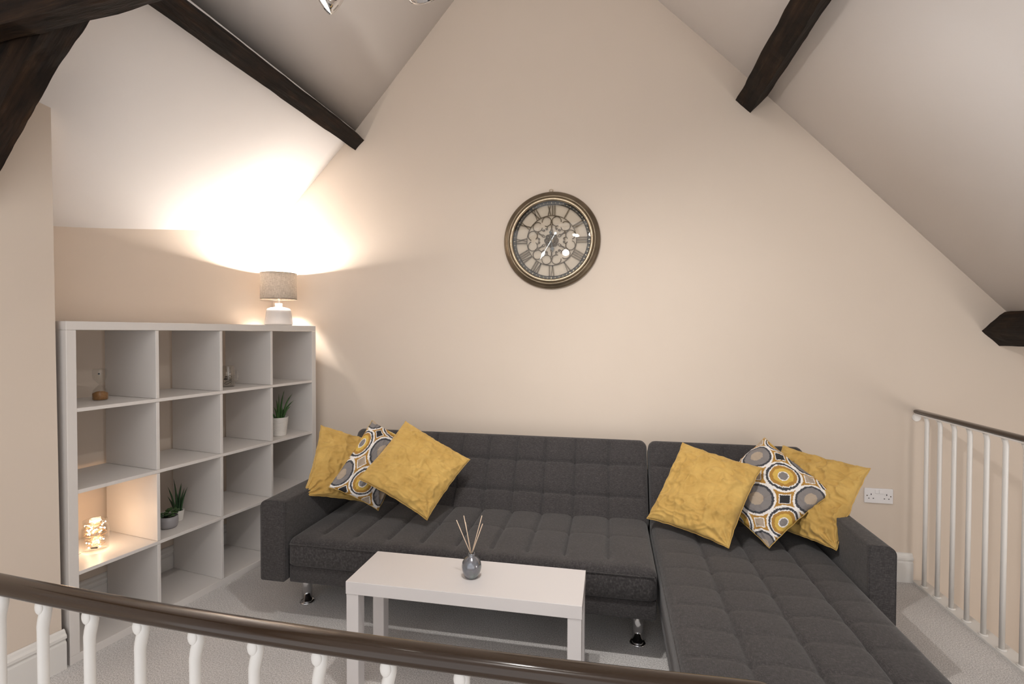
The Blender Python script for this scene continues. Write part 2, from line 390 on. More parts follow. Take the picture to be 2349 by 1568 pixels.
# ------------------------------------------------------------------ old timbers
def timber(name, a, b_, u, v_, w, h, label, n=26, amp=0.006, seed=0, m=5):
    """length axis = local X; u,v unit vectors across; corner line a->b_ is the lower visible arris"""
    a, b_, u, v_ = Vector(a), Vector(b_), Vector(u).normalized(), Vector(v_).normalized()
    L = (b_-a).length; t = (b_-a)/L
    if t.cross(u).dot(v_) < 0: u, v_, w, h = v_, u, h, w
    rot = Matrix((t, u, v_)).transposed().to_4x4(); rot.translation = a
    bm = bmesh.new(); rings = []
    sec = [(k/m*w, 0) for k in range(m)] + [(w, k/m*h) for k in range(m)] + [(w - k/m*w, h) for k in range(m)] + [(0, h - k/m*h) for k in range(m)]
    for i in range(n+1):
        x = L*i/n; ring = []
        for (p, q) in sec:
            nv = noise.noise_vector(Vector((x*5+seed*7, p*9, q*9))); nf = noise.noise_vector(Vector((x*22+seed, p*30, q*30)))
            ring.append(bm.verts.new((x, p + nv.y*amp + nf.y*amp*.4, q + nv.z*amp + nf.z*amp*.4)))
        rings.append(ring)
    k = len(sec)
    for r0, r1 in zip(rings[:-1], rings[1:]):
        for i in range(k): bm.faces.new((r0[i], r0[(i+1) % k], r1[(i+1) % k], r1[i]))
    bm.faces.new(rings[0][::-1]); bm.faces.new(rings[-1])
    o = obj(name, bm, 'old_timber'); o.matrix_world = rot
    return tag(o, label, 'beam', 'old dark roof timbers')
sl = (0.694, 0.720)
timber('roof_purlin', (.649, 0.0, 2.68), (.649, -4.3, 2.68-.077), (sl[0], 0, sl[1]), (-sl[1], 0, sl[0]), .094, .18, 'dark old timber purlin running along the left ceiling slope', 90, .005, 1)
timber('roof_purlin', (3.205, 0.0, 2.736), (3.205, -4.3, 2.736), (-sl[0], 0, sl[1]), (sl[1], 0, sl[0]), .114, .15, 'dark old timber purlin high on the right ceiling slope, right of the clock', 90, .006, 2)
timber('roof_purlin', (4.504, 0.0, 1.355), (4.504, -4.3, 1.355), (-sl[0], 0, sl[1]), (sl[1], 0, sl[0]), .118, .15, 'dark old timber purlin low at the right edge above the stair railing', 90, .006, 3)
tr_ = Vector((.732-.366, 0, 2.417-1.978)).normalized()
tr_ = Vector((.609-.216, 0, 2.491-2.019)).normalized()
ra = Vector((.216, -1.80, 2.019)) - tr_*.30; rb = Vector((.216, -1.80, 2.019)) + tr_*.95
timber('truss_rafter', ra, rb, (0, -1, 0), (-tr_.z, 0, tr_.x), .09, .30, 'thick dark slanting truss timber at the upper left corner', 60, .009, 4)
timber('truss_tie_beam', (-.05, -1.90, 2.342), (3.32, -1.90, 2.677), (0, -1, 0), (-.0994, 0, 1), .068, .20, 'dark cross beam passing over the top left corner', 60, .006, 5)

# ------------------------------------------------------------------ shelving unit
E_, Wc, Tk, DEP = .037, .335, .016, .39
H_ = 2*E_ + 4*Wc + 3*Tk
sx, sy = sh(0, 0)
shelf = thing('shelving_unit', 'large white four by four open cube shelving unit against left wall', 'shelving', (sx, sy, 0), -TH)
bd = lambda n, d, **k: boxo(n, d, 'white_laminate', shelf, 0.0012, 1, **k)
bd('top_panel', (-DEP, 0, 0, H_, H_-E_, H_)); bd('bottom_panel', (-DEP, 0, 0, H_, 0, E_))
bd('side_panel', (-DEP, 0, 0, E_, E_, H_-E_-.0006)); bd('side_panel', (-DEP, 0, H_-E_, H_, E_, H_-E_-.0006))
for i in range(3):
    z = E_ + Wc*(i+1) + Tk*i; bd('shelf_board', (-DEP+.004, -.0005, E_, H_-E_, z, z+Tk))
for k in range(4):
    for i in range(3):
        y = E_ + Wc*(i+1) + Tk*i; z0 = E_ + (Wc+Tk)*k
        bd('divider', (-DEP+.006, -.002, y, y+Tk, z0+.0008, z0+Wc-.0012))
Z1, Z2, Z3 = E_+3*Wc+3*Tk, E_+2*Wc+2*Tk, E_+Wc+Tk
def shp(x, y, z): a = sh(x, y); return (a[0], a[1], z)

# ------------------------------------------------------------------ table lamp
lx, ly, lz = shp(-.19, 1.325, H_)
lamp = thing('table_lamp', 'small white ceramic table lamp with linen drum shade on the shelving', 'lamp', (lx, ly, lz))
bm = bmesh.new(); lathe(bm, [(0, 0), (.078, 0), (.086, .006), (.088, .016), (.084, .05), (.077, .10), (.070, .114), (.050, .122), (.025, .126), (.0235, .130), (.0235, .148), (.020, .151), (0, .151)], 56)
obj('lamp_base', bm, 'ceramic_white', lamp, True)
bm = bmesh.new(); lathe(bm, [(.008, .151), (.008, .185), (.014, .187), (.014, .215), (0, .215)], 20); obj('bulb_holder', bm, 'chrome', lamp, True)
bm = bmesh.new(); lathe(bm, [(0, .215), (.010, .22), (.014, .26), (.026, .292), (.028, .308), (.020, .330), (0, .338)], 24); obj('bulb', bm, 'lit_bulb', lamp, True)
bm = bmesh.new(); lathe(bm, [(.114, .178), (.114, .352), (.1125, .352), (.1125, .178), (.114, .178)], 72); shade = obj('lamp_shade', bm, 'linen_shade', lamp, True)
bm = bmesh.new()
bm2 = bmesh.new(); tube(bm2, [(.1135*math.cos(a), .1135*math.sin(a), .352) for a in lin(0, 2*PI, 60)], .0018, 6); obj('shade_ring', bm2, 'clock_iron', lamp, True)
for zz in (.178,):
    tube(bm, [(.1135*math.cos(a), .1135*math.sin(a), zz) for a in lin(0, 2*PI, 60)], .0018, 6)
for k in range(3): 
    a = k*2*PI/3+.4; tube(bm, [(.012*math.cos(a), .012*math.sin(a), .195), (.1125*math.cos(a), .1125*math.sin(a), .195)], .0012, 6)
obj('shade_ring', bm, 'clock_iron', lamp, True)
for zz in (.312,): point_light('lamp_glow', (lx, ly, lz+zz), 225.0, WARM2, .03)

# ------------------------------------------------------------------ hourglass
hx, hy, hz = shp(-.205, .245, Z1)
hg = thing('hourglass', 'glass hourglass with brown sand run into its lower bulb', 'hourglass', (hx, hy, hz))
prof = [(0, 0), (.028, .001), (.031, .006), (.031, .034), (.026, .050), (.012, .066), (.0035, .074), (.0035, .076), (.012, .084), (.026, .100), (.030, .115), (.030, .142), (.026, .150), (0, .152)]
bm = bmesh.new(); lathe(bm, prof, 36); obj('glass_body', bm, 'clear_glass', hg, True)
bm = bmesh.new(); lathe(bm, [(0, .002), (.0275, .0025), (.0300, .006), (.0302, .033), (.018, .040), (0, .044)], 36); obj('sand', bm, 'sand', hg, True)
bm = bmesh.new(); tube(bm, [(.020, -.022, .128), (.022, -.024, .128)], .004, 12); obj('mark', bm, 'black_rubber', hg)

# ------------------------------------------------------------------ glass jar mug
jx, jy, jz = shp(-.17, .915, Z1)
mug = thing('glass_jar', 'small clear glass jar with a handle in the top row of the shelving', 'jar', (jx, jy, jz), 0)
def jar_prof(r, h, neck, t=.0022):
    o_ = [(0, 0), (r*.92, 0), (r, .006), (r, h*.68), (r*.97, h*.76), (neck, h*.83), (neck, h*.86), (neck+.003, h*.88), (neck, h*.90), (neck+.002, h*.95), (neck+.001, h)]
    return o_ + [(neck-t, h), (neck-t, h*.84), (r-t, h*.74), (r-t, .008), (0, .006)]
bm = bmesh.new(); lathe(bm, jar_prof(.036, .125, .033), 40); obj('jar_body', bm, 'jar_glass', mug, True)
bm = bmesh.new(); tube(bm, [(.034, 0, .095), (.050, 0, .097), (.056, 0, .088), (.056, 0, .045), (.050, 0, .034), (.034, 0, .032)], .004, 10)
bmesh.ops.rotate(bm, verts=bm.verts[:], cent=(0, 0, 0), matrix=Matrix.Rotation(.25, 3, 'Z')); obj('jar_handle', bm, 'jar_glass', mug, True)
bm = bmesh.new(); random.seed(3)
pts = [(.022*math.cos(a*1.7)*random.uniform(.6, 1), .022*math.sin(a*1.7)*random.uniform(.6, 1), .012+.05*abs(math.sin(a*.31))) for a in lin(0, 24, 70)]
tube(bm, pts, .0009, 5); obj('string_light_wire', bm, 'dark_wire', mug, True)
bm = bmesh.new(); box(bm, -.012, .008, -.022, -.010, .042, .050, .001); obj('battery_box', bm, 'black_rubber', mug)
bm = bmesh.new()
for k in range(16):
    a = k*2*PI/16
    for zz in lin(.02, .09, 6):
        bmesh.ops.create_icosphere(bm, subdivisions=1, radius=.0022, matrix=Matrix.Translation((.0365*math.cos(a), .0365*math.sin(a), zz)))
obj('embossed_dots', bm, 'jar_glass', mug, True)

# ------------------------------------------------------------------ lit jar of fairy lights
fx, fy, fz = shp(-.175, .20, Z3)
fj = thing('fairy_light_jar', 'clear glass jar filled with glowing string lights in the shelving', 'jar light', (fx, fy, fz))
bm = bmesh.new(); lathe(bm, jar_prof(.052, .145, .045, .003), 44); obj('jar_body', bm, 'jar_glass', fj, True)
bm = bmesh.new(); random.seed(11)
pts = []
for i in range(150):
    a = i*.55; r_ = .012 + .033*abs(noise.noise(Vector((i*.21, 0, 0)))*1.6 % 1); z = .014 + .115*((i/150) + .12*math.sin(i*.7)) 
    pts.append((r_*math.cos(a), r_*math.sin(a), max(.012, min(.136, z))))
tube(bm, pts, .0006, 5); obj('copper_wire', bm, 'copper_wire', fj, True)
bead = None
for k in range(34):
    p = pts[5+k*5 if 5+k*5 < 150 else 149]
    a = random.uniform(0, 6.28); rr = random.uniform(.02, .044); zz = random.choice([.03, .055, .085, .095, .10, .128]) + random.uniform(-.008, .008)
    q = (rr*math.cos(a), rr*math.sin(a), zz)
    if bead is None:
        bm = bmesh.new(); bmesh.ops.create_icosphere(bm, subdivisions=2, radius=.0027); bead = obj('fairy_light', bm, 'fairy_bead', fj, True); bead.location = q
    else:
        c = bead.copy(); COL.objects.link(c); c.parent = fj; c.location = q
bm = bmesh.new(); box(bm, .000, .026, -.046, -.040, .022, .030, .001); bmesh.ops.rotate(bm, verts=bm.verts[:], cent=(0, 0, 0), matrix=Matrix.Rotation(.5, 3, 'Z')); obj('battery_switch', bm, 'black_rubber', fj)
bm = bmesh.new(); tube(bm, [(-.02, -.05, .003), (-.03, -.065, .0015), (-.05, -.09, .0012), (-.06, -.13, .0012), (-.05, -.15, .0012)], .0009, 5); obj('trailing_wire', bm, 'dark_wire', fj, True)
point_light('fairy_glow', (fx, fy, fz+.10), 0.85, (1.0, .68, .44), .03)

# ------------------------------------------------------------------ potted plants
def pot(bm, r0, r1, h, t=.004, rings=0):
    pr = [(0, 0), (r0*.96, 0), (r0, .004)]
    n = max(rings, 6)*4
    for i in range(n+1):
        f = i/n; pr.append((r0+(r1-r0)*f + (.0009*math.sin(i*PI/2) if rings else 0), .004+(h-.004)*f))
    pr += [(r1-t, h), (r1-t, h*.86), (0, h*.86)]
    return lathe(bm, pr, 44)
def blade(bm, base, tip, w, bend, n=10, th=.35):
    base, tip = Vector(base), Vector(tip); L = (tip-base).length; pts = []; rs = []
    out = Vector((tip.x-base.x, tip.y-base.y, 0)); out = out.normalized() if out.length > 1e-4 else Vector((1, 0, 0))
    for i in range(n+1):
        f = i/n; pts.append(base.lerp(tip, f) + (Vector((0, 0, 1))*bend*L - out*bend*L*.6)*math.sin(PI*f)); rs.append(w*(1-f**1.6)*.5 + .0004)
    tube(bm, pts, rs, 8, True, th*1.6)
ax, ay, az = shp(-.10, 1.235, Z2)
aloe = thing('aloe_plant', 'spiky green aloe in a ribbed white pot in the right column of the shelving', 'potted plant', (ax, ay, az), -TH)
bm = bmesh.new(); pot(bm, .042, .056, .122, .004, 16); obj('pot', bm, 'pot_white', aloe, True)
bm = bmesh.new(); lathe(bm, [(0, .104), (.0515, .104), (.0515, .107), (0, .112)], 24); obj('soil', bm, 'soil', aloe, True)
# tips given as (right, up) in the shelf plane; y runs to the right as seen
for (r_, z, d_, w) in [(-.012, .275, .01, .013), (.020, .292, .02, .014), (.058, .292, -.01, .013), (.098, .268, .02, .016), (.128, .215, .0, .018), (-.045, .245, .02, .016), (-.075, .20, .03, .018), (.050, .19, .05, .016), (.085, .175, -.03, .018), (-.02, .19, .05, .016), (.02, .18, .05, .015), (-.055, .17, -.04, .016), (.008, .225, -.03, .013)]:
    bm = bmesh.new(); blade(bm, (d_*.3, max(-.02, min(.025, r_*.25)), .10), (d_, r_, z), w*1.15, .10 if abs(r_) > .04 else .03); obj('leaf', bm, 'aloe_green', aloe, True)
gx, gy, gz = shp(-.125, .515, Z3)
gp = thing('succulent', 'round leaved succulent in a small grey bowl pot in the shelving', 'potted plant', (gx, gy, gz), -TH)
bm = bmesh.new(); lathe(bm, [(0, 0), (.030, 0), (.038, .006), (.0425, .020), (.0435, .040), (.0415, .062), (.0385, .062), (.039, .052), (0, .050)], 44); obj('pot', bm, 'pot_grey', gp, True)
bm = bmesh.new(); lathe(bm, [(0, .0502), (.038, .0502), (.03, .056), (0, .058)], 24); obj('soil', bm, 'soil', gp, True)
random.seed(5)
for k in range(34):
    a = random.uniform(0, 2*PI); R0 = random.uniform(.008, .044); z = .068 + random.uniform(0, .026)*(1-R0/.06) + (.012 if math.sin(a) > .3 else 0)
    bm = bmesh.new(); bmesh.ops.create_uvsphere(bm, u_segments=10, v_segments=6, radius=1)
    s_ = random.uniform(.008, .0125)
    bmesh.ops.scale(bm, vec=(s_, s_*.78, s_*.25), verts=bm.verts[:])
    bmesh.ops.rotate(bm, cent=(0, 0, 0), matrix=Matrix.Rotation(random.uniform(-.6, .3), 3, 'Y'), verts=bm.verts[:])
    bmesh.ops.rotate(bm, cent=(0, 0, 0), matrix=Matrix.Rotation(a+random.uniform(-.4, .4), 3, 'Z'), verts=bm.verts[:])
    bmesh.ops.translate(bm, vec=(R0*math.cos(a), R0*math.sin(a), z), verts=bm.verts[:]); obj('leaf', bm, 'succulent_leaf', gp, True)
for k in range(7):
    a = k*.9; bm = bmesh.new(); tube(bm, [(.006*math.cos(a), .006*math.sin(a), .052), (.02*math.cos(a), .02*math.sin(a), .068), (.03*math.cos(a), .03*math.sin(a), .076)], .0018, 6); obj('stem', bm, 'succulent_dark', gp, True)
wx, wy, wz = shp(-.175, .60, Z3)
wp = thing('haworthia', 'dark upright spiky succulent in a small white pot in the shelving', 'potted plant', (wx, wy, wz), -TH)
bm = bmesh.new(); pot(bm, .024, .031, .058, .003); obj('pot', bm, 'pot_white', wp, True)
bm = bmesh.new(); lathe(bm, [(0, .0500), (.0272, .0500), (.0272, .052), (0, .055)], 24); obj('soil', bm, 'soil', wp, True)
for (r_, z, d_) in [(-.022, .235, 0), (-.062, .185, .02), (-.048, .20, -.01), (.014, .205, .01), (.030, .19, -.01), (.042, .175, .02), (.050, .165, -.015), (-.01, .15, .03), (-.035, .14, -.03), (.02, .14, -.03), (.0, .17, -.02)]:
    bm = bmesh.new(); blade(bm, (d_*.3, r_*.25, .050), (d_, r_, z), .016, .04); obj('leaf', bm, 'succulent_dark', wp, True)

# ------------------------------------------------------------------ sofa
def srect(u, v, u0, u1, v0, v1, rc):
    """clamp to rounded rect, return (u, v, inside distance to the edge)"""
    cu = min(max(u, u0+rc), u1-rc); cv = min(max(v, v0+rc), v1-rc)
    dx, dy = u-cu, v-cv; d_ = math.hypot(dx, dy)
    if d_ > rc: u, v = cu+dx/d_*rc, cv+dy/d_*rc; return u, v, 0.0
    if d_ > 0: 
        return u, v, min(rc-d_, u-u0, u1-u, v-v0, v1-v) if (dx and dy) else min(u-u0, u1-u, v-v0, v1-v)
    return u, v, min(u-u0, u1-u, v-v0, v1-v)
def panel(name, u0, u1, v0, v1, T, su, sv, fmap, mat, parent, rc=.03, re=.03, puff=.006, dep=.010, su_rng=(-9, 9), res=.009, sv_dep=None, label=None, sag=None, flat_v=0.0):
    sv_dep = dep if sv_dep is None else sv_dep
    nu, nv = int((u1-u0)/res), int((v1-v0)/res)
    bm = bmesh.new(); G = []
    allu = sorted([u0]+list(su)+[u1]); allv = sorted([v0]+list(sv)+[v1])
    def arc(x, arr):
        for a, b_ in zip(arr[:-1], arr[1:]):
            if a <= x <= b_: return math.sin(PI*(x-a)/(b_-a))**.7 if b_ > a else 0
        return 0
    for j in range(nv+1):
        row = []
        for i in range(nu+1):
            # denser near the borders
            fu = i/nu; fv = j/nv
            u = u0+(u1-u0)*fu; v = v0+(v1-v0)*fv
            uu, vv, e_ = srect(u, v, u0, u1, v0, v1, rc)
            w = T
            if e_ < re: w -= re - math.sqrt(max(0, re*re-(re-e_)**2))
            k = min(1, e_/.05)
            inr = 1.0
            if vv < su_rng[0]: inr = max(0, 1-(su_rng[0]-vv)/.03)
            gu = max([math.exp(-((uu-s)/.0045)**2) + .45*math.exp(-((uu-s)/.016)**2) for s in su] or [0])*inr
            gv = max([math.exp(-((vv-s)/.0045)**2) + .45*math.exp(-((vv-s)/.016)**2) for s in sv] or [0])
            w -= k*(dep*gu/1.45 + sv_dep*gv/1.45)
            pin = max([math.exp(-(((uu-s)**2+(vv-t)**2)/.028**2)) for s in su for t in sv] or [0])
            w -= k*pin*(sv_dep*.9)
            w += k*puff*(arc(uu, allu)*(flat_v + (1-flat_v)*arc(vv, allv) if len(sv) else 1))
            w += .0025*noise.noise(Vector((uu*6, vv*6, T)))*k
            if sag: w += sag(uu, vv)
            row.append(bm.verts.new(fmap(uu, vv, w)))
        G.append(row)
    for j in range(nv):
        for i in range(nu):
            try: bm.faces.new((G[j][i], G[j][i+1], G[j+1][i+1], G[j+1][i]))
            except ValueError: pass
    ring = [G[0][i] for i in range(nu+1)] + [G[j][nu] for j in range(1, nv+1)] + [G[nv][i] for i in range(nu-1, -1, -1)] + [G[j][0] for j in range(nv-1, 0, -1)]
    uv = [(i, 0) for i in range(nu+1)] + [(nu, j) for j in range(1, nv+1)] + [(i, nv) for i in range(nu-1, -1, -1)] + [(0, j) for j in range(nv-1, 0, -1)]
    low, low2 = [], []
    for (i, j) in uv:
        uu, vv, _ = srect(u0+(u1-u0)*i/nu, v0+(v1-v0)*j/nv, u0, u1, v0, v1, rc)
        low.append(bm.verts.new(fmap(uu, vv, .006)))
        cu, cv = uu + (.006 if uu < (u0+u1)/2 else -.006), vv + (.006 if vv < (v0+v1)/2 else -.006)
        low2.append(bm.verts.new(fmap(cu, cv, 0)))
    n = len(ring)
    for i in range(n):
        for A, B in ((ring, low), (low, low2)):
            try: bm.faces.new((A[i], B[i], B[(i+1) % n], A[(i+1) % n]))
            except ValueError: pass
    bm.faces.new(low2)
    bmesh.ops.remove_doubles(bm, verts=bm.verts[:], dist=1e-5)
    return obj(name, bm, mat, parent, True, label)
sofa = thing('corner_sofa', 'charcoal grey tufted corner sofa with chaise on the right', 'sofa', (0, 0, 0))
SEAMX = [1.015, 1.185, 1.353, 1.525, 1.695, 1.865, 2.030, 2.200, 2.392]
panel('seat_cushion', .868, 2.598, -1.088, -.40, .130, SEAMX, [-.74], lambda u, v, w: (u, v, .292+w), 'charcoal_flat', sofa, .035, .035, .009, .017, (-.985, 9), .0075, .0022, flat_v=.6)
CSX = [2.818, 3.012, 3.208]
panel('chaise_cushion', 2.612, 3.378, -1.96, -.40, .175, CSX, [-.74, -.89, -1.04, -1.19, -1.335, -1.485, -1.64, -1.79], lambda u, v, w: (u, v, .247+w), 'charcoal_flat', sofa, .03, .032, .010, .016, (-9, 9), .008, .0028, flat_v=.75)
bA = Vector((0, -.505, .425)); bB = Vector((0, -.262, .800)); bl = (bB-bA).length; bt = (bB-bA)/bl; bn = Vector((0, -bt.z, bt.y))
def bmap(u, v, w): q = bA + bt*v + bn*(w-.115); return (u, q.y, q.z)
vtop = bl + .012
SB = [1.015, 1.183, 1.350, 1.515, 1.685, 1.855, 2.025, 2.200, 2.393]
panel('backrest', .800, 2.606, -.05, vtop, .115, SB, [.118, .300], bmap, 'charcoal_upright', sofa, .045, .030, .008, .016, (-9, 9), .0075, .012)
panel('backrest', 2.614, 3.435, -.05, vtop, .115, [2.83, 3.02, 3.215], [.118, .300], bmap, 'charcoal_upright', sofa, .045, .030, .008, .016, (-9, 9), .0075, .012)
def arm(x0, x1, outer):
    bm = bmesh.new(); r = .035; sec = []
    z0, z1 = .212, .604
    # rounded section in xz; the outer upper edge rounder than the inner
    def cor(cx, cz, rr, a0): return [(cx+rr*math.cos(a0+t*PI/2/6), cz+rr*math.sin(a0+t*PI/2/6)) for t in range(7)]
    rin, rout = .010, .034
    rr1, rl = (rout, rin) if outer > 0 else (rin, rout)
    sec = cor(x1-rr1, z1-rr1, rr1, 0) + cor(x0+rl, z1-rl, rl, PI/2) + cor(x0+.01, z0+.01, .01, PI) + cor(x1-.01, z0+.01, .01, 1.5*PI)
    ys = [-1.094, -1.090, -1.084] + lin(-1.07, -.13, 20) + [-.12]
    rings = []
    cx, cz = (x0+x1)/2, (z0+z1)/2
    for y in ys:
        s_ = 1 - (.006/.06 if y == ys[0] else (.002/.06 if y == ys[1] else 0))
        bulge = 1
        rings.append([bm.verts.new((cx+(x-cx)*s_, y, cz+(z-cz)*(1-(1-s_)*.16))) for x, z in sec])
    k = len(sec)
    for a, b_ in zip(rings[:-1], rings[1:]):
        for i in range(k): bm.faces.new((a[i], a[(i+1) % k], b_[(i+1) % k], b_[i]))
    bm.faces.new(rings[0][::-1]); bm.faces.new(rings[-1])
    a_ = obj('armrest', bm, 'charcoal_upright', sofa, True)
    a_.data.polygons[-1].use_smooth = False; a_.data.polygons[-2].use_smooth = False
    bm = bmesh.new(); off = .004
    pts = [(cx+(x-cx)*.985, -1.0915, cz+(z-cz)*.993) for x, z in sec] ; pts.append(pts[0])
    tube(bm, pts, .0016, 6, False); obj('armrest_seam', bm, 'charcoal_upright', a_, True)
arm(.730, .862, -1); arm(3.382, 3.478, 1)
boxo('seat_base', (.872, 2.594, -1.075, -.20, .205, .290), 'charcoal_upright', sofa, .008, 3, True)
boxo('seat_base', (2.622, 3.378, -1.94, -.20, .150, .245), 'charcoal_upright', sofa, .008, 3, True)
boxo('back_panel', (.82, 3.42, -.24, -.12, .215, .60), 'charcoal_upright', sofa, .01, 3, True)
# piping lines along the seat front and chaise side
for pts in ([(.885, -1.090, .398), (2.585, -1.090, .398)], [(2.588, -1.080, .398), (2.588, -.48, .398)], [(2.6125, -1.94, .392), (2.6125, -.48, .392)], [(3.377, -1.94, .392), (3.377, -1.10, .392)]):
    bm = bmesh.new(); a, b_ = Vector(pts[0]), Vector(pts[1]); tube(bm, [a.lerp(b_, t) for t in lin(0, 1, 20)], .0028, 6); obj('piping', bm, 'charcoal_flat', sofa, True)
for (x, y) in ((.817+.02, -.874), (2.548-.02, -.898), (.86, -.35), (2.52, -.35), (2.75, -1.83), (3.28, -1.83), (3.28, -.35), (2.75, -.35)):
    h = .206 if x < 2.6 else .152
    bm = bmesh.new(); lathe(bm, [(0, .012), (.0255, .012), (.0255, h), (0, h)], 32, (x, y, 0)); l_ = obj('leg', bm, 'chrome', sofa, True)
    bm = bmesh.new(); lathe(bm, [(0, 0), (.037, 0), (.038, .003), (.037, .007), (.030, .009), (.0262, .0095), (0, .0095)], 32, (x, y, 0.0005)); obj('foot_ring', bm, 'chrome', l_, True)

# ------------------------------------------------------------------ cushions
def cushion(name, C4, mat, label, group, pf=.065, pb=.045, seed=0, gather=None, wr=1.0, uvs=None):
    TL, TR, BR, BL = [Vector(c) for c in C4]
    cen = (TL+TR+BR+BL)/4; ex = ((TR-TL)+(BR-BL)).normalized(); ey = ((TL-BL)+(TR-BR)).normalized(); n = ex.cross(ey).normalized()
    if n.dot(CAM-cen) < 0: n = -n
    n_ = 96; bm = bmesh.new(); uvl = bm.loops.layers.uv.new('UVMap'); P = {}
    def pt(s, t, side):
        # pinched sides between pointed corners
        sc = 1-.055*(1-t*t)**.8*abs(s)**3; tc = 1-.055*(1-s*s)**.8*abs(t)**3
        a, b_ = s*sc, t*tc
        p = (TL*(1-a)*(1+b_) + TR*(1+a)*(1+b_) + BR*(1+a)*(1-b_) + BL*(1-a)*(1-b_))/4
        f = max(0, (1-s*s))*max(0, (1-t*t))
        w = f**.42*(pf if side > 0 else -pb)
        k = min(1, f*6)
        q = Vector((a*2.3+seed*3.1, b_*2.3+seed, side*1.0))
        ridge = 1-abs(noise.noise(q*1.6))*2.2
        rd2 = 1-abs(noise.noise(Vector((a*1.4+b_*2.1, b_*3.6-a*1.2, seed*2.7))*1.5))*3.0
        wv = (.012*noise.noise(q*1.1) + .010*max(0, ridge)**3 + .010*max(0, rd2)**4 + .007*noise.noise(q*3.6))*wr*(.35+.65*k)
        # folds radiating from the corners
        for (cs, ct, am) in (gather or []):
            dx, dy = s-cs, t-ct; d_ = math.hypot(dx, dy); an = math.atan2(dy, dx)
            wv += am*math.exp(-(d_/.55)**2)*math.sin(an*13+seed+1.5*noise.noise(q*2))*min(1, d_*3)
        # folding creases of a new cover
        for cc in (-.33, .36):
            wv += .0050*wr*math.exp(-((s-cc-.02*noise.noise(q))/.030)**2)*k*side
            wv += .0042*wr*math.exp(-((t-cc+.1-.02*noise.noise(q*1.3))/.030)**2)*k*side
        edge = (.004*noise.noise(Vector((s*6+seed, t*6, 0))) )*(1-k)*wr
        return p + n*(w+wv*(1 if side > 0 else .6)*(1 if k > 0 else 0)) + ex*edge*s + ey*edge*t
    for side in (1, -1):
        for j in range(n_+1):
            for i in range(n_+1):
                s, t = -1+2*i/n_, -1+2*j/n_
                s = math.sin(s*PI/2)*.35+s*.65; t = math.sin(t*PI/2)*.35+t*.65
                bd_ = i in (0, n_) or j in (0, n_)
                if bd_ and side < 0: P[(side, i, j)] = P[(1, i, j)]
                else: P[(side, i, j)] = bm.verts.new(pt(s, t, side))
    for side in (1, -1):
        for j in range(n_):
            for i in range(n_):
                q = [P[(side, i, j)], P[(side, i+1, j)], P[(side, i+1, j+1)], P[(side, i, j+1)]]
                ij = [(i, j), (i+1, j), (i+1, j+1), (i, j+1)]
                if side < 0: q = q[::-1]; ij = ij[::-1]
                f = bm.faces.new(q)
                for lp, (a, b_) in zip(f.loops, ij):
                    U_, V_ = a/n_, b_/n_
                    if uvs: lp[uvl].uv = uvs(U_, V_)
                    else: lp[uvl].uv = (U_, V_)
    bmesh.ops.translate(bm, vec=-cen, verts=bm.verts[:])
    root = thing(name, label, 'cushion', cen, 0, group)
    obj('cushion_cover', bm, mat, root, True)
    # sewn edge
    bm = bmesh.new(); loop = []
    M_ = 34
    prm = [(-1+2*i/M_, -1) for i in range(M_)] + [(1, -1+2*i/M_) for i in range(M_)] + [(1-2*i/M_, 1) for i in range(M_)] + [(-1, 1-2*i/M_) for i in range(M_)]
    loop = [pt(s, t, 1)-cen for s, t in prm]; loop.append(loop[0])
    tube(bm, loop, .0022, 6, False); obj('cushion_seam', bm, mat if mat != 'retro_print' else 'mustard_velvet', root, True)
    return root
G_ = 'scatter cushions on the corner sofa'
cushion('yellow_cushion', [(.750, -.600, .880), (1.10, -.36, .715), (1.10, -.625, .450), (.842, -.915, .575)], 'mustard_velvet', 'mustard yellow cushion against the left sofa arm', G_, .05, .05, 1, [(1, -1, .006), (-1, -1, .012)])
cushion('patterned_cushion', [(1.02, -.50, .90), (1.245, -.38, .745), (1.17, -.73, .455), (.945, -.85, .605)], 'retro_print', 'ring and square patterned cushion behind the left diamond standing yellow cushion', G_, .05, .04, 2, [(1, -1, .006)], .6, lambda u, v: (u*2.5+.8, -(v*2.5+1.46)))
cushion('yellow_cushion', [(1.247, -.541, .912), (1.630, -.538, .709), (1.493, -.849, .471), (1.115, -.855, .661)], 'mustard_velvet', 'mustard yellow cushion tilted like a diamond on the left half of the sofa', G_, .055, .02, 3, [(1, -1, .007)])
cushion('yellow_cushion', [(3.302, -.353, .824), (3.571, -.680, .803), (3.365, -.853, .480), (3.114, -.501, .460)], 'mustard_velvet', 'mustard yellow cushion propped over the right sofa arm', G_, .05, .05, 4, [(1, -1, .014), (1, 1, .004)], 1.3)
cushion('patterned_cushion', [(3.202, -.383, .868), (3.420, -.693, .690), (3.108, -.810, .450), (2.877, -.461, .586)], 'retro_print', 'ring and square patterned cushion leaning between two yellow cushions on the right', G_, .055, .045, 5, [(1, -1, .005)], .6, lambda u, v: (u*2.8+.42, v*2.8+.04))
cushion('yellow_cushion', [(2.786, -.394, .825), (3.127, -.613, .764), (2.926, -.853, .452), (2.586, -.598, .470)], 'mustard_velvet', 'mustard yellow cushion at the head of the chaise, left of the patterned one', G_, .06, .04, 6, [(1, -1, .010)])

# ------------------------------------------------------------------ coffee table
tb = thing('coffee_table', 'narrow white rectangular coffee table in front of the sofa', 'table', (1.846, -1.327, 0))
tx0, tx1, ty0, ty1 = -.456, .458, -.139, .139
boxo('tabletop', (tx0, tx1, ty0, ty1, .401, .450), 'white_table', tb, .0015, 2)
for X in (tx0+.002, tx1-.052):
    for Y in (ty0+.002, ty1-.052): boxo('leg', (X, X+.050, Y, Y+.050, 0, .4005), 'white_table', tb, .0012, 1)

